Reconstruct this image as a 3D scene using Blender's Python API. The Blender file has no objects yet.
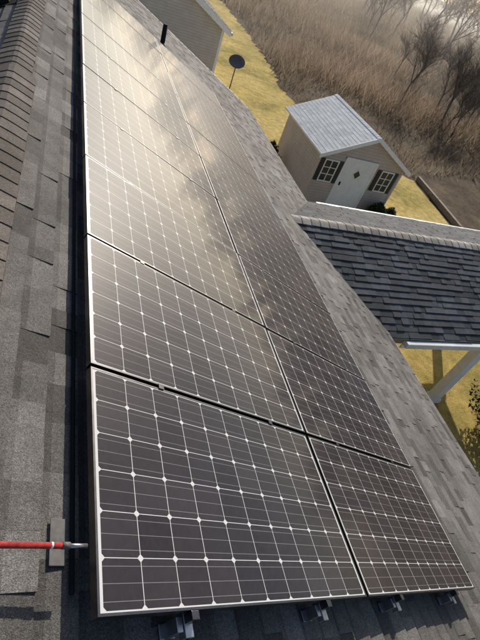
import bpy, math, random, numpy as np
from math import sin, cos, radians, pi
from mathutils import Vector, Matrix
random.seed(7); rng=np.random.default_rng(7)
scn=bpy.context.scene
A=math.atan(0.5); CA,SA=cos(A),sin(A)
GZ=-5.33
def col(o): scn.collection.objects.link(o); return o
def empty(name,loc=(0,0,0)):
    e=bpy.data.objects.new(name,None); e.location=loc; e.empty_display_size=.2; return col(e)
def obj(name,verts,faces,mats,parent=None,shade=None,midx=None,smooth=False):
    me=bpy.data.meshes.new(name)
    me.from_pydata([tuple(v) for v in verts],[],[tuple(f) for f in faces])
    if not isinstance(mats,(list,tuple)): mats=[mats]
    for m in mats: me.materials.append(m)
    if shade is not None:
        a=me.attributes.new('shade','FLOAT','FACE'); a.data.foreach_set('value',np.array(shade,dtype=np.float32))
    if midx is not None: me.polygons.foreach_set('material_index',np.array(midx,dtype=np.int32))
    if smooth: me.polygons.foreach_set('use_smooth',[True]*len(me.polygons))
    me.update()
    o=bpy.data.objects.new(name,me); col(o)
    if parent: o.parent=parent
    return o
BF=[(0,3,2,1),(4,5,6,7),(0,1,5,4),(1,2,6,5),(2,3,7,6),(3,0,4,7)]
def box(name,a,b,mat,parent=None,bev=0):
    x0,y0,z0=a;x1,y1,z1=b
    v=[(x0,y0,z0),(x1,y0,z0),(x1,y1,z0),(x0,y1,z0),(x0,y0,z1),(x1,y0,z1),(x1,y1,z1),(x0,y1,z1)]
    o=obj(name,v,BF,mat,parent)
    if bev:
        m=o.modifiers.new('b','BEVEL');m.width=bev;m.segments=2
    return o
def rf(u,v,h): # roof frame -> world
    return Vector((u*CA+h*SA, v, -u*SA+h*CA))
def rbox(name,a,b,mat,parent=None,bev=0):
    u0,v0,h0=a;u1,v1,h1=b
    v=[rf(*p) for p in [(u0,v0,h0),(u1,v0,h0),(u1,v1,h0),(u0,v1,h0),(u0,v0,h1),(u1,v0,h1),(u1,v1,h1),(u0,v1,h1)]]
    o=obj(name,v,BF,mat,parent)
    if bev:
        m=o.modifiers.new('b','BEVEL');m.width=bev;m.segments=2
    return o
def tube(name,p0,p1,r0,r1,mat,parent=None,n=16,cap=True):
    p0=Vector(p0);p1=Vector(p1);d=(p1-p0).normalized()
    a=d.orthogonal().normalized();b=d.cross(a)
    v=[];
    for p,r in ((p0,r0),(p1,r1)):
        for i in range(n):
            t=2*pi*i/n; v.append(p+a*(r*cos(t))+b*(r*sin(t)))
    f=[(i,(i+1)%n,n+(i+1)%n,n+i) for i in range(n)]
    if cap: f+=[tuple(range(n))[::-1],tuple(range(n,2*n))]
    o=obj(name,v,f,mat,parent)
    for p in list(o.data.polygons)[:n]: p.use_smooth=True
    return o
# ---------- materials
def mat(name):
    m=bpy.data.materials.new(name);m.use_nodes=True
    nt=m.node_tree;return m,nt,nt.nodes['Principled BSDF']
class G:
    def __init__(s,nt): s.nt=nt
    def n(s,t,**k):
        x=s.nt.nodes.new(t)
        for a,b in k.items(): setattr(x,a,b)
        return x
    def l(s,a,b): s.nt.links.new(a,b)
    def m(s,op,a,b=None,c=None,clamp=False):
        x=s.n('ShaderNodeMath',operation=op); x.use_clamp=clamp
        for i,v in enumerate((a,b,c)):
            if v is None: continue
            if isinstance(v,(int,float)): x.inputs[i].default_value=v
            else: s.l(v,x.inputs[i])
        return x.outputs[0]
    def mix(s,f,a,b,bt='MIX'):
        x=s.n('ShaderNodeMix',data_type='RGBA',blend_type=bt)
        for i,v in ((0,f),(6,a),(7,b)):
            if isinstance(v,(int,float)): x.inputs[i].default_value=v
            elif isinstance(v,tuple): x.inputs[i].default_value=(*v,1)
            else: s.l(v,x.inputs[i])
        return x.outputs[2]
    def noise(s,co,scale,detail=4,rough=.6,dist=0):
        x=s.n('ShaderNodeTexNoise'); x.inputs['Scale'].default_value=scale;x.inputs['Detail'].default_value=detail
        x.inputs['Roughness'].default_value=rough;x.inputs['Distortion'].default_value=dist
        s.l(co,x.inputs['Vector']);return x.outputs['Fac']
    def ramp(s,f,stops):
        x=s.n('ShaderNodeValToRGB');e=x.color_ramp.elements
        while len(e)<len(stops): e.new(.5)
        for i,(p,c) in enumerate(stops): e[i].position=p;e[i].color=(*c,1) if len(c)==3 else c
        s.l(f,x.inputs[0]);return x.outputs[0]
    def bump(s,h,st,d,bs):
        x=s.n('ShaderNodeBump');x.inputs['Strength'].default_value=st;x.inputs['Distance'].default_value=d
        s.l(h,x.inputs['Height']);s.l(x.outputs[0],bs.inputs['Normal'])
def shingle(name,dark,light,gran=260,k=1.,bs=.7):
    m,nt,b=mat(name);g=G(nt)
    def q(c): return tuple(1+(x-1)*k for x in c)
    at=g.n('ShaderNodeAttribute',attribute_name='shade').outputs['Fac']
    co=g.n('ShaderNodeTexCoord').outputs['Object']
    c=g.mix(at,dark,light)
    big=g.noise(co,.9,5,.6); med=g.noise(co,9,4,.6); fine=g.noise(co,gran,2,.7); f2=g.noise(co,gran*.3,3,.7)
    c=g.mix(1,c,g.ramp(big,[(.3,q((.72,.70,.67))),(.7,q((1.2,1.2,1.22)))]),'MULTIPLY')
    c=g.mix(1,c,g.ramp(med,[(.3,q((.8,.8,.8))),(.7,q((1.15,1.15,1.15)))]),'MULTIPLY')
    c=g.mix(1,c,g.ramp(fine,[(.33,q((.45,.45,.45))),(.5,q((.95,.95,.95))),(.68,q((1.75,1.72,1.68)))]),'MULTIPLY')
    c=g.mix(1,c,g.ramp(f2,[(.3,q((.7,.7,.7))),(.7,q((1.25,1.25,1.25)))]),'MULTIPLY')
    g.l(c,b.inputs['Base Color']);b.inputs['Roughness'].default_value=.85
    b.inputs['Specular IOR Level'].default_value=.3
    g.bump(g.m('ADD',fine,g.m('MULTIPLY',f2,.8)),bs,.004,b)
    return m
M_sh=shingle('roof_shingle',(.075,.071,.066),(.20,.193,.182))
M_cap=shingle('cap_shingle',(.075,.064,.055),(.155,.137,.12))
M_porch=shingle('porch_shingle',(.032,.036,.044),(.095,.102,.115))
M_shedsh=shingle('shed_shingle',(.60,.605,.59),(.74,.745,.73),260,.25,.25)
M_nb=shingle('neighbour_shingle',(.09,.085,.08),(.16,.15,.14))
M_pcap=shingle('porch_cap_shingle',(.26,.24,.21),(.40,.37,.33))
def plain(name,c,rough=.6,metal=0,var=.15,scale=6,spec=.5,bump=0):
    m,nt,b=mat(name);g=G(nt);co=g.n('ShaderNodeTexCoord').outputs['Object']
    n=g.noise(co,scale,6,.65)
    lo=tuple(x*(1-var) for x in c);hi=tuple(min(1,x*(1+var)) for x in c)
    g.l(g.mix(g.ramp(n,[(.3,(0,0,0)),(.7,(1,1,1))]),lo,hi),b.inputs['Base Color'])
    b.inputs['Roughness'].default_value=rough;b.inputs['Metallic'].default_value=metal
    b.inputs['Specular IOR Level'].default_value=spec
    if bump: g.bump(g.noise(co,scale*8,3),bump,.01,b)
    return m
M_white=plain('white_trim',(.80,.80,.79),.5,0,.08)
M_gut=plain('gutter_white',(.62,.62,.60),.5,0,.2,3)
M_alu=plain('aluminium',(.42,.42,.43),.4,1,.15,20)
M_frame=plain('dark_anodised_frame',(.13,.125,.125),.35,1,.2,20)
M_steel=plain('galvanised_flashing',(.12,.115,.11),.7,.2,.35,24)
M_black=plain('black_plastic',(.015,.015,.016),.8,0,.2,spec=.2)
M_red=plain('red_paint',(.36,.04,.04),.5,0,.5,45)
M_under=plain('deck_board',(.22,.18,.14),.8)
M_dark=plain('dark_glass',(.02,.025,.03),.12,0,.2)
M_shut=plain('shutter_black',(.02,.022,.03),.5)
M_timber=plain('timber',(.19,.145,.11),.85,0,.4,9,bump=.4)
M_bark=plain('bark',(.13,.105,.085),.9,0,.35,12,bump=.4)
def siding(name,c,pitch=.11):
    m,nt,b=mat(name);g=G(nt);co=g.n('ShaderNodeTexCoord').outputs['Object']
    sp=g.n('ShaderNodeSeparateXYZ');g.l(co,sp.inputs[0])
    fr=g.m('FRACT',g.m('DIVIDE',sp.outputs[2],pitch))
    n=g.noise(co,2.5,5)
    c1=g.mix(g.ramp(n,[(.3,(0,0,0)),(.7,(1,1,1))]),tuple(x*.88 for x in c),tuple(x*1.08 for x in c))
    g.l(g.mix(g.m('GREATER_THAN',fr,.93),c1,tuple(x*.5 for x in c)),b.inputs['Base Color'])
    b.inputs['Roughness'].default_value=.6
    g.bump(fr,.8,.012,b);return m
M_sid=siding('shed_siding',(.52,.45,.42))
M_nsid=siding('neighbour_siding',(.50,.47,.45),.12)
M_hsid=siding('house_siding',(.5,.47,.42),.12)
def laminate():
    m,nt,b=mat('solar_cells');g=G(nt)
    co=g.n('ShaderNodeTexCoord').outputs['Object'];sp=g.n('ShaderNodeSeparateXYZ');g.l(co,sp.inputs[0])
    P=.1610
    ux=g.m('DIVIDE',g.m('SUBTRACT',sp.outputs[0],.020),P);uy=g.m('DIVIDE',g.m('SUBTRACT',sp.outputs[1],.013),P)
    fx=g.m('FRACT',ux);fy=g.m('FRACT',uy)
    dx=g.m('MINIMUM',fx,g.m('SUBTRACT',1,fx));dy=g.m('MINIMUM',fy,g.m('SUBTRACT',1,fy))
    line=g.m('LESS_THAN',g.m('MINIMUM',dx,dy),.0088)
    dia=g.m('LESS_THAN',g.m('ADD',dx,dy),.088)
    out=g.m('MAXIMUM',g.m('MAXIMUM',g.m('LESS_THAN',ux,0.),g.m('GREATER_THAN',ux,10.)),g.m('MAXIMUM',g.m('LESS_THAN',uy,0.),g.m('GREATER_THAN',uy,6.)))
    white=g.m('MAXIMUM',g.m('MAXIMUM',line,dia),out)
    bf=g.m('FRACT',g.m('MULTIPLY',fy,3.)); bd=g.m('ABSOLUTE',g.m('SUBTRACT',bf,.5))
    bus=g.m('LESS_THAN',bd,.022)
    wn=g.n('ShaderNodeTexWhiteNoise',noise_dimensions='3D')
    cv=g.n('ShaderNodeCombineXYZ');g.l(g.m('FLOOR',ux),cv.inputs[0]);g.l(g.m('FLOOR',uy),cv.inputs[1])
    g.l(g.n('ShaderNodeObjectInfo').outputs['Random'],cv.inputs[2]);g.l(cv.outputs[0],wn.inputs[0])
    cell=g.mix(wn.outputs['Value'],(.018,.0145,.018),(.034,.028,.032))
    c=g.mix(g.m('MULTIPLY',bus,.45),cell,(.36,.35,.34))
    c=g.mix(white,c,(.60,.60,.60))
    geo=g.n('ShaderNodeNewGeometry').outputs['Position']
    dust=g.ramp(g.noise(geo,1.6,6,.65,.4),[(.25,(0,0,0)),(.85,(1,1,1))])
    d2=g.ramp(g.noise(geo,35,4,.7),[(.3,(.3,.3,.3)),(.75,(1,1,1))])
    df=g.m('MULTIPLY',g.m('MULTIPLY_ADD',dust,.05,.025),d2)
    c=g.mix(df,c,(.36,.34,.33))
    g.l(c,b.inputs['Base Color'])
    g.l(g.m('MULTIPLY_ADD',dust,.08,.36),b.inputs['Roughness'])
    b.inputs['Specular IOR Level'].default_value=.085
    b.inputs['Coat Weight'].default_value=.9
    g.l(g.m('MULTIPLY_ADD',dust,.03,.055),b.inputs['Coat Roughness'])
    b.inputs['Coat IOR'].default_value=1.25
    return m
M_lam=laminate()
# ---------- shingle geometry
def shingles(name,O,Ad,Dd,length,slope,m,parent,ex=.145,tw=(.10,.34),seed=1,th=1.):
    r=random.Random(seed)
    O=Vector(O);Ad=Vector(Ad).normalized();Dd=Vector(Dd).normalized();N=Ad.cross(Dd)
    if N.z<0:N=-N
    V=[];F=[];S=[]
    nc=int(math.ceil(slope/ex))
    for i in range(nc):
        s0=i*ex-.012; s1=min((i+1)*ex,slope)
        a=-r.random()*.2;k=0
        while a<length:
            w=r.uniform(*tw);e=min(a+w,length);st=max(a,0)
            if e-st>.004:
                thick=r.random()<.5 if k%2 else r.random()<.85
                k+=1
                t=.0155 if thick else .0075
                t+=r.uniform(-.0008,.0012); jb=r.uniform(-.002,.003)
                t*=th
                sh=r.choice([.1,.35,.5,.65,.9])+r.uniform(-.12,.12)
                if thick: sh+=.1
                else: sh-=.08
                h0=.002*th
                sm=s0+(s1-s0)*.30; hm=h0+(t-h0)*.30
                q=[]
                for (al,sl,h) in ((st,s0,h0),(e,s0,h0),(e,sm,hm),(st,sm,hm),(e,s1+jb,t),(st,s1+jb,t),(st,s0,-.002),(e,s0,-.002),(e,s1+jb,0),(st,s1+jb,0)):
                    q.append(O+Ad*al+Dd*sl+N*h)
                b0=len(V);V+=q
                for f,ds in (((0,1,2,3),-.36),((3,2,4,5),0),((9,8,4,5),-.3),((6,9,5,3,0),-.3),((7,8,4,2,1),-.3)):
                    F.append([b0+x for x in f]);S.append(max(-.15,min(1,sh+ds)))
            a+=w
    return obj(name,V,F,m,parent,S)
def ridge_caps(name,O,Ad,length,sideR,sideL,hw,lift,m,parent,ex=.145,seed=3,t=.008):
    r=random.Random(seed);O=Vector(O);Ad=Vector(Ad).normalized();R_=Vector(sideR).normalized();L_=Vector(sideL).normalized()
    up=Vector((0,0,1));V=[];F=[];S=[]
    n=int(length/ex)
    for i in range(n):
        a0=i*ex;a1=a0+ex+.03
        b0=len(V);j=r.uniform(-.004,.004)
        for (a,h) in ((a0,lift+t+.006),(a1,lift+t-.002)):
            for (sd,w) in ((L_,hw+j),(L_,hw*.5),(L_,hw*.12),(R_,hw*.12),(R_,hw*.5),(R_,hw+j)):
                p=O+Ad*a+sd*w+up*(h-(.0 if w>hw*.2 else .004));V.append(p)
        for (a,h) in ((a0,lift-.004),):
            for (sd,w) in ((L_,hw+j),(L_,hw*.5),(L_,hw*.12),(R_,hw*.12),(R_,hw*.5),(R_,hw+j)):
                V.append(O+Ad*a+sd*w+up*h)
        for (a,h) in ((a1,lift-.006),):
            for sd in (L_,R_): V.append(O+Ad*a+sd*(hw+j)+up*h)
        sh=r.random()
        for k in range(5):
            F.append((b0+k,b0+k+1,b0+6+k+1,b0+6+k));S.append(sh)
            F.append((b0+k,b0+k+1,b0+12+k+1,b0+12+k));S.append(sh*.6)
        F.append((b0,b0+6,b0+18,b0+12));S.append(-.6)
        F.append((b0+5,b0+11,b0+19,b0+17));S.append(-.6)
    return obj(name,V,F,m,parent,S)
# ---------- HOUSE
house=empty('house')
HR=-.145; UR=-.57; UE=6.1; Y0=-2.2; Y1=14.0
ridge=rf(UR,0,HR)
D=Vector((CA,0,-SA));DL=Vector((-CA,0,-SA))
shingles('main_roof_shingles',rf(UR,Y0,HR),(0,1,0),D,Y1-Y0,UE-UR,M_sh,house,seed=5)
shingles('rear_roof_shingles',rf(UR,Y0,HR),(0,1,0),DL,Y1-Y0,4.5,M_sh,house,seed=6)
rbox('main_roof_deck',(UR,Y0+.02,HR-.16),(UE-.02,Y1-.02,HR-.004),M_under,house)
o=obj('rear_roof_deck',[Vector((ridge.x,Y0+.02,ridge.z-.18)),Vector((ridge.x,Y1-.02,ridge.z-.18)),Vector((ridge.x,Y1-.02,ridge.z-.005)),Vector((ridge.x,Y0+.02,ridge.z-.005))]+
  [Vector((ridge.x-4.5*CA,y,ridge.z-4.5*SA+h)) for y,h in ((Y0+.02,-.18),(Y1-.02,-.18),(Y1-.02,-.005),(Y0+.02,-.005))],
  [(0,1,2,3),(4,7,6,5),(3,2,6,7),(0,4,5,1),(1,5,6,2),(0,3,7,4)],M_under,house)
RO=Vector((ridge.x,Y0,ridge.z))
def vent_body(y0,y1,hw,h):
    V=[];
    for y in (y0,y1):
        V+= [Vector((ridge.x,y,ridge.z))+DL*hw, Vector((ridge.x,y,ridge.z))+DL*hw+Vector((0,0,h)),Vector((ridge.x,y,ridge.z+h)),Vector((ridge.x,y,ridge.z))+D*hw+Vector((0,0,h)),Vector((ridge.x,y,ridge.z))+D*hw]
    obj('ridge_vent_body',V,[(0,1,6,5),(1,2,7,6),(2,3,8,7),(3,4,9,8),(0,4,3,2,1),(5,6,7,8,9)],M_black,house)
vent_body(Y0,4.0,.188,.036)
ridge_caps('ridge_vent_caps',RO,(0,1,0),6.25,D,DL,.200,.046,M_cap,house,seed=2)
ridge_caps('ridge_caps',RO+Vector((0,6.25,0)),(0,1,0),Y1-Y0-6.3,D,DL,.16,.018,M_cap,house,seed=4)
rbox('main_gutter',(UE,Y0,HR-.13),(UE+.11,3.98,HR-.012),M_gut,house,.012)
rbox('main_gutter_far',(UE,8.5,HR-.13),(UE+.11,Y1,HR-.012),M_gut,house,.012)
rbox('rake_board',(UR,Y1-.018,HR-.2),(UE,Y1+.02,HR+.012),M_white,house)
xw1=(UE-.55)*CA; xw0=ridge.x-4.1*CA
rz=ridge.z-.2; slope=.5
yw0,yw1=Y0+.3,Y1-.35
wl=ridge.z-.2-(ridge.x-xw0)*slope; wr=ridge.z-.2-(xw1-ridge.x)*slope
V=[]
for y in (yw0,yw1):
    V+=[(xw0,y,GZ),(xw1,y,GZ),(xw1,y,wr),(ridge.x,y,rz),(xw0,y,wl)]
obj('walls',V,[(0,1,2,3,4),(9,8,7,6,5),(0,5,6,1),(1,6,7,2),(4,9,5,0),(2,7,8,3),(3,8,9,4)],M_hsid,house)
rbox('mount_flashing',(-.100,.19,HR+.017),(-.040,.35,HR+.021),M_steel,house,.002)
# ---------- solar panels
def panel_mesh():
    w,l,t=1.65,.992,.04; fr=.009
    V=[];F=[];MI=[]
    def q(a,mi):
        b=len(V);V.extend(a);F.append(list(range(b,b+len(a))));MI.append(mi)
    q([(fr,fr,-.0015),(w-fr,fr,-.0015),(w-fr,l-fr,-.0015),(fr,l-fr,-.0015)],0)
    o=[(0,0),(w,0),(w,l),(0,l)];i=[(fr,fr),(w-fr,fr),(w-fr,l-fr),(fr,l-fr)]
    for k in range(4):
        n=(k+1)%4
        q([(*o[k],0),(*o[n],0),(*i[n],0),(*i[k],0)],1)
        q([(*i[k],0),(*i[n],0),(*i[n],-.0015),(*i[k],-.0015)],1)
        q([(*o[k],-t),(*o[n],-t),(*o[n],0),(*o[k],0)],1)
    q([(0,0,-t),(0,l,-t),(w,l,-t),(w,0,-t)],2)
    me=bpy.data.meshes.new('solar_panel');me.from_pydata(V,[],F)
    for m in (M_lam,M_frame,M_black): me.materials.append(m)
    me.polygons.foreach_set('material_index',MI);me.update();return me
pm=panel_mesh()
for r in range(10):
    for c in range(2):
        o=bpy.data.objects.new('solar_panel',pm);col(o)
        p=rf(c*1.67,r*1.012,random.uniform(-.0015,.0015));o.location=p
        o.rotation_euler=(random.uniform(-.003,.003),A+random.uniform(-.002,.002),0)
rk=empty('panel_racking')
for i,u in enumerate((.40,1.27,2.05,2.92)):
    rbox('rail_%d'%i,(u-.02,-.075,-.085),(u+.02,10.2,-.045),M_alu,rk,.002)
    rbox('rail_groove_%d'%i,(u-.006,-.0765,-.075),(u+.006,-.0755,-.055),M_black,rk)
    for j,v in enumerate([-.055+1.2*k for k in range(9)]):
        rbox('foot_%d_%d'%(i,j),(u-.05,v,HR+.012),(u-.022,v+.05,-.05),M_alu,rk,.002)
        rbox('foot_base_%d_%d'%(i,j),(u-.07,v,HR+.010),(u-.0,v+.05,HR+.018),M_alu,rk,.002)
    rbox('end_clamp_%d'%i,(u-.018,-.032,-.045),(u+.018,-.002,.001),M_frame,rk,.002)
    for r in range(1,10):
        rbox('mid_clamp_%d_%d'%(i,r),(u-.016,r*1.012-.024,-.03),(u+.016,r*1.012+.004,.003),M_frame,rk)
tube('home_run_conduit',rf(-.02,.1,-.118),rf(-.02,9.8,-.118),.009,.009,M_black,rk,8)
# ---------- pole
pole=empty('telescoping_pole')
a=Vector((-.03,.21,.012));b=Vector((-.287,.215,.108));d=(b-a).normalized()
tube('metal_tip',a,a+d*.07,.0075,.0075,M_alu,pole)
tube('lock_collar',a+d*.06,a+d*.085,.0115,.0115,M_steel,pole)
tube('white_band',a+d*.115,a+d*.122,.0106,.0106,M_white,pole)
tube('red_shaft',a+d*.085,a+d*1.7,.0100,.0100,M_red,pole)
# ---------- vents on roof
pv=empty('plumbing_vent_pipe')
c0=rf(2.0,10.55,HR)
tube('pipe',c0,c0+Vector((0,0,.48)),.05,.05,M_black,pv)
tube('flashing_cone',c0,c0+Vector((0,0,.13)),.13,.06,M_steel,pv)
bv=empty('box_roof_vent')
c1=Vector((ridge.x,6.6,ridge.z))+DL*.42
def slab(name,c,ax,ay,n,sx,sy,h0,h1,m,parent,taper=1):
    V=[]
    for h,k in ((h0,1),(h1,taper)):
        for i,j in ((-1,-1),(1,-1),(1,1),(-1,1)): V.append(c+ax*(i*sx*k)+ay*(j*sy*k)+n*h)
    o=obj(name,V,BF,m,parent);mo=o.modifiers.new('b','BEVEL');mo.width=.01;mo.segments=2
NL=Vector((-SA,0,CA));YY=Vector((0,1,0))
slab('flange',c1,DL,YY,NL,.26,.26,.012,.018,M_black,bv)
slab('throat',c1,DL,YY,NL,.17,.17,.018,.10,M_black,bv)
slab('hood',c1,DL,YY,NL,.23,.23,.09,.17,M_black,bv,.85)
# ---------- porch wing (part of house)
PY=6.25;PZ=-2.08;ps=.36;PX1=11.5;PX0=3.0
dn=Vector((0,-1,-ps)).normalized();df=Vector((0,1,-ps)).normalized()
run=2.27;sl=run*math.sqrt(1+ps*ps)
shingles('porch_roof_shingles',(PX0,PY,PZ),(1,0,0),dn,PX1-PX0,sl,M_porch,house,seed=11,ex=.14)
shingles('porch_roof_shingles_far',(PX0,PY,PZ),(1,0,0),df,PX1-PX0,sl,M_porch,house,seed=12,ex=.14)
ridge_caps('porch_ridge_caps',(3.85,PY,PZ),(1,0,0),PX1-3.85,dn,df,.15,.012,M_pcap,house,seed=14,ex=.2)
for nm,dd in (('porch_deck',dn),('porch_deck_far',df)):
    V=[]
    for x in (4.9,PX1-.02):
        p=Vector((x,PY,PZ));q=p+dd*(sl-.02)
        V+=[p-Vector((0,0,.006)),q-Vector((0,0,.006)),q-Vector((0,0,.12)),p-Vector((0,0,.12))]
    obj(nm,V,[(0,1,2,3),(7,6,5,4),(0,4,5,1),(1,5,6,2),(2,6,7,3)],M_under,house)
eyn=PY-run;ezn=PZ-ps*run
box('porch_gutter',(5.75,eyn-.11,ezn-.12),(PX1,eyn,ezn-.01),M_gut,house,.012)
box('porch_fascia',(5.75,eyn+.002,ezn-.22),(PX1,eyn+.025,ezn-.03),M_white,house)
box('porch_gutter_far',(5.75,PY+run,ezn-.12),(PX1,PY+run+.11,ezn-.01),M_gut,house,.012)
def column(nm,x,y):
    box(nm,(x-.11,y-.11,GZ+.02),(x+.11,y+.11,ezn-.2),M_white,house,.01)
    box(nm+'_base',(x-.14,y-.14,GZ),(x+.14,y+.14,GZ+.12),M_white,house,.01)
    box(nm+'_cap',(x-.14,y-.14,ezn-.32),(x+.14,y+.14,ezn-.2),M_white,house,.01)
column('porch_column_a',8.5,4.35);column('porch_column_b',11.2,4.35);column('porch_column_c',11.2,8.1);column('porch_column_d',5.75,4.35)
box('porch_beam',(5.3,4.24,ezn-.2),(11.35,4.46,ezn-.02),M_white,house)
# ---------- SHED
shed=empty('garden_shed')
x0,x1,y0,y1=8.14,11.7,13.15,16.7;zw=GZ+2.0;xm=(x0+x1)/2;zr=GZ+2.86
V=[]
for y in (y0,y1): V+=[(x0,y,GZ),(x1,y,GZ),(x1,y,zw),(xm,y,zr),(x0,y,zw)]
obj('walls',V,[(0,1,2,3,4),(9,8,7,6,5),(1,6,7,2),(4,9,5,0)],M_sid,shed)
sd=Vector((-(xm-x0),0,zw-zr)).normalized();sr=Vector((xm-x0,0,zw-zr)).normalized()
sll=math.hypot(xm-x0,zr-zw)+.2
for nm,dd,sg in (('roof_left',sd,1),('roof_right',sr,2)):
    shingles(nm,(xm,y0-.18,zr+.06),(0,1,0),dd,y1-y0+.36,sll,M_shedsh,shed,seed=20+sg,ex=.14,th=.4)
    V=[]
    for y in (y0-.175,y1+.175):
        p=Vector((xm,y,zr+.055));q=p+dd*(sll-.01)
        V+=[p,q,q-Vector((0,0,.06)),p-Vector((0,0,.06))]
    obj(nm+'_deck',V,[(0,1,2,3),(7,6,5,4),(0,4,5,1),(1,5,6,2),(2,6,7,3)],M_white,shed)
    V=[]
    for y in (y0-.21,y0-.178):
        p=Vector((xm,y,zr+.07));q=p+dd*(sll+.01)
        V+=[p,q,q-Vector((0,0,.15)),p-Vector((0,0,.15))]
    obj(nm+'_fascia',V,[(0,1,2,3),(7,6,5,4),(0,4,5,1),(1,5,6,2),(2,6,7,3)],M_white,shed)
ridge_caps('ridge_cap',(xm,y0-.18,zr+.062),(0,1,0),y1-y0+.4,sr,sd,.13,.006,M_shedsh,shed,seed=30,t=.004)
for nm,xa in (('corner_l',x0-.015),('corner_r',x1-.08)):
    box(nm,(xa,y0-.02,GZ),(xa+.095,y0+.003,zw-.03),M_sid,shed)
dx0,dx1=9.18,10.42;dz=GZ+1.92
box('door',(dx0,y0-.04,GZ+.08),(dx1,y0-.012,dz),M_white,shed)
box('door_trim_l',(dx0-.08,y0-.05,GZ+.05),(dx0-.004,y0-.004,dz+.08),M_white,shed)
box('door_trim_r',(dx1+.004,y0-.05,GZ+.05),(dx1+.08,y0-.004,dz+.08),M_white,shed)
box('door_trim_t',(dx0-.08,y0-.052,dz+.004),(dx1+.08,y0-.006,dz+.082),M_white,shed)
cx,cz=(dx0+dx1)/2,GZ+1.45
def diam(nm,s,yy,m):
    V=[(cx+i*s,y,cz+j*s*1.15) for y in (yy,yy+.012) for i,j in ((0,-1),(1,0),(0,1),(-1,0))]
    obj(nm,V,BF,m,shed)
diam('door_window_frame',.19,y0-.055,M_white);diam('door_window',.14,y0-.06,M_dark)
box('door_handle',(dx0+.08,y0-.08,GZ+.95),(dx0+.12,y0-.04,GZ+1.08),M_black,shed)
for k,wx in enumerate((8.62,11.08)):
    a,b_=wx-.25,wx+.25;za,zb=GZ+1.0,GZ+1.75
    box('window_%d_glass'%k,(a,y0-.02,za),(b_,y0-.006,zb),M_dark,shed)
    for nm,p,q in (('l',(a-.04,za-.04),(a,zb+.04)),('r',(b_,za-.04),(b_+.04,zb+.04)),('b',(a,za-.04),(b_,za)),('t',(a,zb),(b_,zb+.04)),
                   ('m',(wx-.012,za),(wx+.012,zb)),('h1',(a,za+.24),(wx-.013,za+.262)),('h2',(wx+.013,za+.24),(b_,za+.262)),('h3',(a,za+.49),(wx-.013,za+.512)),('h4',(wx+.013,za+.49),(b_,za+.512))):
        box('window_%d_%s'%(k,nm),(p[0],y0-.045,p[1]),(q[0],y0-.004,q[1]),M_white,shed)
    for s in (-1,1):
        xc=wx+s*.38;box('shutter_%d_%d'%(k,s+1),(xc-.085,y0-.04,za-.04),(xc+.085,y0-.005,zb+.04),M_shut,shed)
        for j in range(9): box('slat_%d_%d_%d'%(k,s+1,j),(xc-.06,y0-.048,za+.02+j*.08),(xc+.06,y0-.041,za+.06+j*.08),M_shut,shed)
# ---------- neighbour house
nb=empty('neighbour_house')
nx0,nx1,ny0,ny1=-3.5,6.75,23.7,34.;nz=-2.62;nxm=(nx0+nx1)/2;nr=nz+.5*(nx1-nxm)
V=[]
for y in (ny0,ny1): V+=[(nx0,y,GZ),(nx1,y,GZ),(nx1,y,nz),(nxm,y,nr),(nx0,y,nz)]
obj('walls',V,[(0,1,2,3,4),(9,8,7,6,5),(1,6,7,2),(4,9,5,0)],M_nsid,nb)
for nm,dd in (('roof_r',Vector((1,0,-.5)).normalized()),('roof_l',Vector((-1,0,-.5)).normalized())):
    L_=(nx1-nxm)/CA+.3
    shingles(nm,(nxm,ny0-.3,nr+.12),(0,1,0),dd,ny1-ny0+.6,L_,M_nb,nb,seed=40)
    for tag,ya,yb,th,m in (('_deck',ny0-.295,ny1+.295,.1,M_white),('_rake',ny0-.33,ny0-.298,.26,M_white)):
        V=[]
        for y in (ya,yb):
            p=Vector((nxm,y,nr+.116));q=p+dd*(L_+.0)
            V+=[p,q,q-Vector((0,0,th)),p-Vector((0,0,th))]
        obj(nm+tag,V,[(0,1,2,3),(7,6,5,4),(0,4,5,1),(1,5,6,2),(2,6,7,3)],m,nb)
box('corner_board',(nx1-.1,ny0-.02,GZ),(nx1+.02,ny0+.1,nz),M_white,nb)
box('gutter',(nx1+.27,ny0-.3,nz-.20),(nx1+.38,ny1+.3,nz-.08),M_gut,nb)
for k,wx in enumerate((-1.5,)):
    box('window_glass_%d'%k,(wx-.45,ny0-.02,-4.3),(wx+.45,ny0-.005,-2.95),M_dark,nb)
    box('window_sill_%d'%k,(wx-.52,ny0-.06,-4.38),(wx+.52,ny0-.004,-4.3),M_white,nb)
# ---------- satellite dish
sdh=empty('satellite_dish')
bx,by=7.95,24.2
tube('mast',(bx,by,GZ),(bx,by,GZ+1.15),.03,.03,M_steel,sdh)
n=Vector((-.25,-.5,.75)).normalized();ax=n.orthogonal().normalized();ay=n.cross(ax);V=[];F=[]
cc=Vector((bx,by,GZ+1.3))
for i in range(6):
    r=.40*(i+.001)/5
    for k in range(24): V.append(cc+ax*(r*cos(2*pi*k/24))+ay*(r*1.08*sin(2*pi*k/24))+n*(r*r*.45))
for i in range(5):
    for k in range(24): F.append((i*24+k,i*24+(k+1)%24,(i+1)*24+(k+1)%24,(i+1)*24+k))
M_dish=plain('dish_grey',(.07,.07,.075),.5)
o=obj('reflector',V,F,M_dish,sdh,smooth=True);mm=o.modifiers.new('s','SOLIDIFY');mm.thickness=.015
tube('feed_arm',cc-ay*.42,cc-ay*.25+n*.5,.014,.014,M_steel,sdh,8)
tube('feed_horn',cc-ay*.25+n*.5,cc-ay*.2+n*.42,.04,.03,M_steel,sdh,10)
tube('bracket',(bx,by,GZ+1.1),cc,.04,.04,M_steel,sdh,10)
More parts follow.
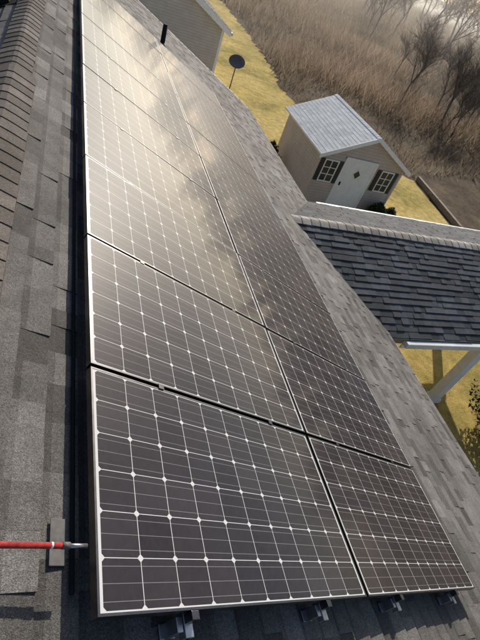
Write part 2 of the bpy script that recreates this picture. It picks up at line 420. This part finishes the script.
# ---------- ground
def ground_mat(name,c1,c2,c3,sc=1.):
    m,nt,b=mat(name);g=G(nt);co=g.n('ShaderNodeTexCoord').outputs['Object']
    n1=g.noise(co,.35*sc,6,.6,.3);n2=g.noise(co,4*sc,6,.7);n3=g.noise(co,45*sc,3,.8)
    c=g.ramp(n1,[(.32,c1),(.5,c2),(.68,c3)])
    c=g.mix(1,c,g.ramp(n2,[(.3,(.65,.65,.62)),(.7,(1.25,1.25,1.2))]),'MULTIPLY')
    c=g.mix(1,c,g.ramp(n3,[(.3,(.5,.5,.5)),(.7,(1.5,1.5,1.5))]),'MULTIPLY')
    g.l(c,b.inputs['Base Color']);b.inputs['Roughness'].default_value=.95;b.inputs['Specular IOR Level'].default_value=.1
    g.bump(g.m('ADD',n3,n2),.9,.06,b);return m
M_field=ground_mat('field_soil',(.10,.073,.05),(.17,.13,.09),(.23,.18,.125))
M_lawn=ground_mat('dormant_lawn',(.30,.26,.08),(.62,.47,.16),(.74,.57,.24))
M_litter=ground_mat('leaf_litter',(.09,.065,.045),(.16,.12,.085),(.24,.18,.12),2.)
S=700
obj('ground',[(-S,-S,GZ-.03),(S,-S,GZ-.03),(S,S,GZ-.03),(-S,S,GZ-.03)],[(0,1,2,3)],M_field)
lp=[(-40,-30),(16.6,-30),(15.8,6),(15.9,12.6),(16.4,17.3),(15.2,18.6),(13.2,19.2),(12.4,22),(11.9,25.8),(12.6,31),(13.2,37.8),(13.5,50),(-40,50)]
P=[]
for i in range(len(lp)):
    a=lp[i];b=lp[(i+1)%len(lp)];k=max(1,int(math.hypot(b[0]-a[0],b[1]-a[1])/.5)) if i in range(1,11) else 1
    for j in range(k):
        t=j/k;P.append((a[0]+(b[0]-a[0])*t+random.uniform(-.25,.25)*(k>1),a[1]+(b[1]-a[1])*t+random.uniform(-.25,.25)*(k>1)))
obj('lawn',[(x,y,GZ) for x,y in P],[tuple(range(len(P)))],M_lawn)
lt=[(15.95,-10),(40,-10),(45,22),(17,18.5),(16.5,17.5),(15.95,12.6)]
obj('leaf_litter_ground',[(x,y,GZ+.004) for x,y in lt],[tuple(range(len(lt)))],M_litter)
te=empty('timber_edging')
pts=[(15.9,8.2),(15.95,10.6),(16.0,13.0),(16.3,15.3),(16.55,17.5)]
for i in range(4):
    a=Vector((*pts[i],GZ+.12));b=Vector((*pts[i+1],GZ+.12));d=(b-a).normalized();s=Vector((-d.y,d.x,0))*.08
    V=[p+q+Vector((0,0,h)) for h in (-.13,.12) for p,q in ((a,-s),(b-d*.02,-s),(b-d*.02,s),(a,s))]
    o=obj('beam_%d'%i,V,BF,M_timber,te);mo=o.modifiers.new('b','BEVEL');mo.width=.012
# ---------- vegetation
def leafmat(name,c,tr=.4):
    m,nt,b=mat(name);g=G(nt)
    at=g.n('ShaderNodeAttribute',attribute_name='shade').outputs['Fac']
    cc_=g.mix(at,tuple(x*.45 for x in c),tuple(x*1.5 for x in c))
    g.l(cc_,b.inputs['Base Color'])
    b.inputs['Roughness'].default_value=.8;b.inputs['Specular IOR Level'].default_value=.15
    if tr:
        t=g.n('ShaderNodeBsdfTranslucent');g.l(cc_,t.inputs[0])
        mx=g.n('ShaderNodeMixShader');mx.inputs[0].default_value=tr
        g.l(b.outputs[0],mx.inputs[1]);g.l(t.outputs[0],mx.inputs[2])
        g.l(mx.outputs[0],nt.nodes['Material Output'].inputs[0])
    return m
M_brush=leafmat('dry_brush',(.26,.195,.135),.5)
M_twig=leafmat('twigs',(.17,.135,.105),.3)
M_ever=leafmat('evergreen',(.06,.07,.035),.35)
M_shrub=leafmat('shrub_leaves',(.045,.055,.028),.25)
def inside(x,y,poly):
    c=np.zeros(x.shape,bool);n=len(poly)
    for i in range(n):
        xa,ya=poly[i];xb,yb=poly[(i+1)%n]
        if ya==yb: continue
        c^=((ya>y)!=(yb>y))&(x<(xb-xa)*(y-ya)/(yb-ya)+xa)
    return c
def tris(name,V,S,m,parent=None):
    me=bpy.data.meshes.new(name);n=len(V)//3
    me.vertices.add(len(V));me.vertices.foreach_set('co',V.astype(np.float32).ravel())
    me.loops.add(len(V));me.loops.foreach_set('vertex_index',np.arange(len(V),dtype=np.int32))
    me.polygons.add(n);me.polygons.foreach_set('loop_start',np.arange(0,len(V),3,dtype=np.int32))
    a=me.attributes.new('shade','FLOAT','FACE');a.data.foreach_set('value',S.astype(np.float32))
    me.materials.append(m);me.update(calc_edges=True);me.validate()
    o=bpy.data.objects.new(name,me);col(o)
    if parent:o.parent=parent
    return o
N=200000
az=np.radians(rng.uniform(8,76,N));r=14+ (rng.random(N)**1.35)*170
x=r*np.sin(az);y=r*np.cos(az)
pn=(np.sin(x*.31+1.3*np.sin(y*.23))+np.sin(y*.37+x*.11)+np.sin(x*.9+y*.3)*.4)/2.4
inl=inside(x,y,lt)
keep=~inside(x,y,lp)&(~inl|(rng.random(N)<.10))&(rng.random(N)<.6+.4*pn)
x,y,r,pn,inl=x[keep],y[keep],r[keep],pn[keep],inl[keep];n=len(x)
edge=np.clip((r-18)/16,0.2,1)*np.where(inl,.35,1)
h=(rng.uniform(.2,1.15,n)+.35*pn)*edge*(1+r/150);w=.006+.0007*r*rng.uniform(.3,1.3,n)
an=rng.uniform(0,pi,n);lx=rng.normal(0,.5,n)*h;ly=rng.normal(0,.5,n)*h
V=np.empty((n,3,3));V[:,0]=np.c_[x-np.cos(an)*w,y-np.sin(an)*w,np.full(n,GZ-.05)];V[:,1]=np.c_[x+np.cos(an)*w,y+np.sin(an)*w,np.full(n,GZ-.05)]
V[:,2]=np.c_[x+lx,y+ly,GZ+h]
tris('brush_field',V.reshape(-1,3),np.clip(rng.normal(.45,.25,n)+.45*pn,0,1),M_brush)
def tree_mesh(seed,H):
    rr=random.Random(seed);V=[];S=[]
    def seg(p,q,r0,r1,k=3):
        d=(q-p).normalized();a=d.orthogonal().normalized();b=d.cross(a);s=rr.random()
        ps=[p+(a*cos(2*pi*i/k)+b*sin(2*pi*i/k))*r0 for i in range(k)];qs=[q+(a*cos(2*pi*i/k)+b*sin(2*pi*i/k))*r1 for i in range(k)]
        for i in range(k):
            j=(i+1)%k;V.extend([ps[i],ps[j],qs[j],ps[i],qs[j],qs[i]]);S.extend([s,s])
    def grow(p,d,L,r,lv):
        m=3 if lv<3 else 2
        for i in range(m):
            d2=(d+Vector((rr.gauss(0,.13),rr.gauss(0,.13),.06))).normalized();q=p+d2*(L/m)
            seg(p,q,r*(1-.25*i/m),r*(1-.25*(i+1)/m),5 if lv<2 else 3)
            p=q;d=d2
            if lv<4 and (i>0 or lv>0):
                for _ in range(2 if lv<3 else 4):
                    s=Vector((rr.gauss(0,1),rr.gauss(0,1),rr.gauss(.2,.5))).normalized()
                    grow(p,(d*.75+s*.75).normalized(),L*rr.uniform(.5,.72),r*.5,lv+1)
    grow(Vector((0,0,-.1)),Vector((0,0,1)),H*.5,H*.013,0)
    V=np.array([tuple(v) for v in V]);return V,np.array(S)
tm=[]
for i in range(3):
    V_,S_=tree_mesh(50+i,9.)
    o=tris('bare_tree',V_,S_,M_twig);tm.append(o)
pos=[]
def scat(n,azr,rr_,sr):
    for _ in range(n):
        a=radians(random.uniform(*azr));r=random.uniform(*rr_)
        pos.append((r*sin(a),r*cos(a),random.uniform(*sr)))
scat(26,(14,70),(66,90),(.6,1.1));scat(110,(6,76),(92,175),(.9,1.7));scat(34,(34,68),(34,64),(.35,.65));scat(7,(58,70),(28,42),(.3,.5))
for i,(x_,y_,s) in enumerate(pos):
    o=tm[i] if i<3 else bpy.data.objects.new('bare_tree',tm[i%3].data)
    if i>=3: col(o)
    o.location=(x_,y_,GZ);o.scale=(s*random.uniform(.9,1.2),s*random.uniform(.9,1.2),s);o.rotation_euler=(0,0,random.uniform(0,6.28))
def bush(name,x,y,R,H,m,n=2600,cone=False,ls=.12,seed=1):
    g=np.random.default_rng(seed)
    t=g.random(n);th=g.uniform(0,2*pi,n)
    if cone: rad=R*(1-t)**.8*(.75+.35*np.sin(t*25))*g.uniform(.5,1.08,n)
    else: rad=R*np.sqrt(np.clip(1-(2*t-1)**2*.95,0,1))*g.uniform(.3,1.08,n)
    bl=1+.22*np.sin(th*3+seed)+.13*np.sin(th*5+t*9)
    c=np.c_[rad*bl*np.cos(th),rad*bl*np.sin(th),t*H*(1+.1*np.sin(th*2))+.05]
    V=c[:,None,:]+g.normal(0,ls,(n,3,3))
    o=tris(name,V.reshape(-1,3),np.clip(g.normal(.5,.25,n),0,1),m);o.location=(x,y,GZ)
    tk=tube('trunk',(0,0,-.1),(0,0,H*.8),H*.02+.02,.015,M_bark,o,8)
    return o
k=0
for (a,r,R,H) in ((54,50,2.2,4.6),(58,62,2.6,6),(50,66,2.8,7),(61,46,1.9,4),(47,78,3.2,8),(56,72,3.0,7),(63,60,2.5,6),(44,60,2.2,5)):
    k+=1;bush('evergreen_tree',r*sin(radians(a)),r*cos(radians(a)),R,H,M_ever,4200,True,.16,k)
bush('shrub',9.75,3.1,.95,1.25,M_shrub,9000,False,.035,9)
bush('shrub',7.4,15.6,.38,.9,M_shrub,2500,False,.03,10)
bush('shrub',11.15,12.62,.42,.62,M_shrub,4500,False,.025,11)
bush('shrub',11.85,12.75,.30,.5,M_shrub,2500,False,.025,12)
# ---------- thin haze in the air over the far field
hz=box('haze',(-60,27,GZ-.02),(190,230,9),M_black)
m=bpy.data.materials.new('haze_air');m.use_nodes=True;nt=m.node_tree;nt.nodes.remove(nt.nodes['Principled BSDF'])
vs=nt.nodes.new('ShaderNodeVolumeScatter');vs.inputs['Color'].default_value=(.96,.91,.84,1);vs.inputs['Density'].default_value=.0026;vs.inputs['Anisotropy'].default_value=.5
nt.links.new(vs.outputs[0],nt.nodes['Material Output'].inputs['Volume'])
hz.data.materials.clear();hz.data.materials.append(m)
# ---------- light
el,azs=radians(27),radians(33)
sv=Vector((sin(azs)*cos(el),cos(azs)*cos(el),sin(el)))
L=bpy.data.lights.new('sun','SUN');L.energy=5.0;L.angle=radians(.55);L.color=(1,.92,.81)
lo=bpy.data.objects.new('sun',L);col(lo);lo.rotation_euler=sv.to_track_quat('Z','Y').to_euler();lo.location=(20,20,30)
w=bpy.data.worlds.new('World');scn.world=w;w.use_nodes=True;nt=w.node_tree
sk=nt.nodes.new('ShaderNodeTexSky');sk.sky_type='NISHITA';sk.sun_disc=False;sk.sun_elevation=el;sk.sun_rotation=azs
sk.dust_density=1.5
bg=nt.nodes['Background'];bg.inputs[1].default_value=.12;nt.links.new(sk.outputs[0],bg.inputs[0])
# ---------- camera
a,b,c=0.82256,-0.31372,-0.25458
R=Matrix.Rotation(c,3,'Z')@Matrix.Rotation(b,3,'Y')@Matrix.Rotation(a,3,'X')
cd=bpy.data.cameras.new('camera');cam=bpy.data.objects.new('camera',cd);col(cam)
cam.matrix_world=Matrix.Translation((-.176,-.3563,1.67025))@R.to_4x4()
cd.sensor_fit='HORIZONTAL';cd.sensor_width=36;cd.lens=447.56/480*36;cd.clip_start=.05;cd.clip_end=2000
scn.camera=cam
scn.view_settings.view_transform='Standard';scn.view_settings.look='None';scn.view_settings.exposure=0
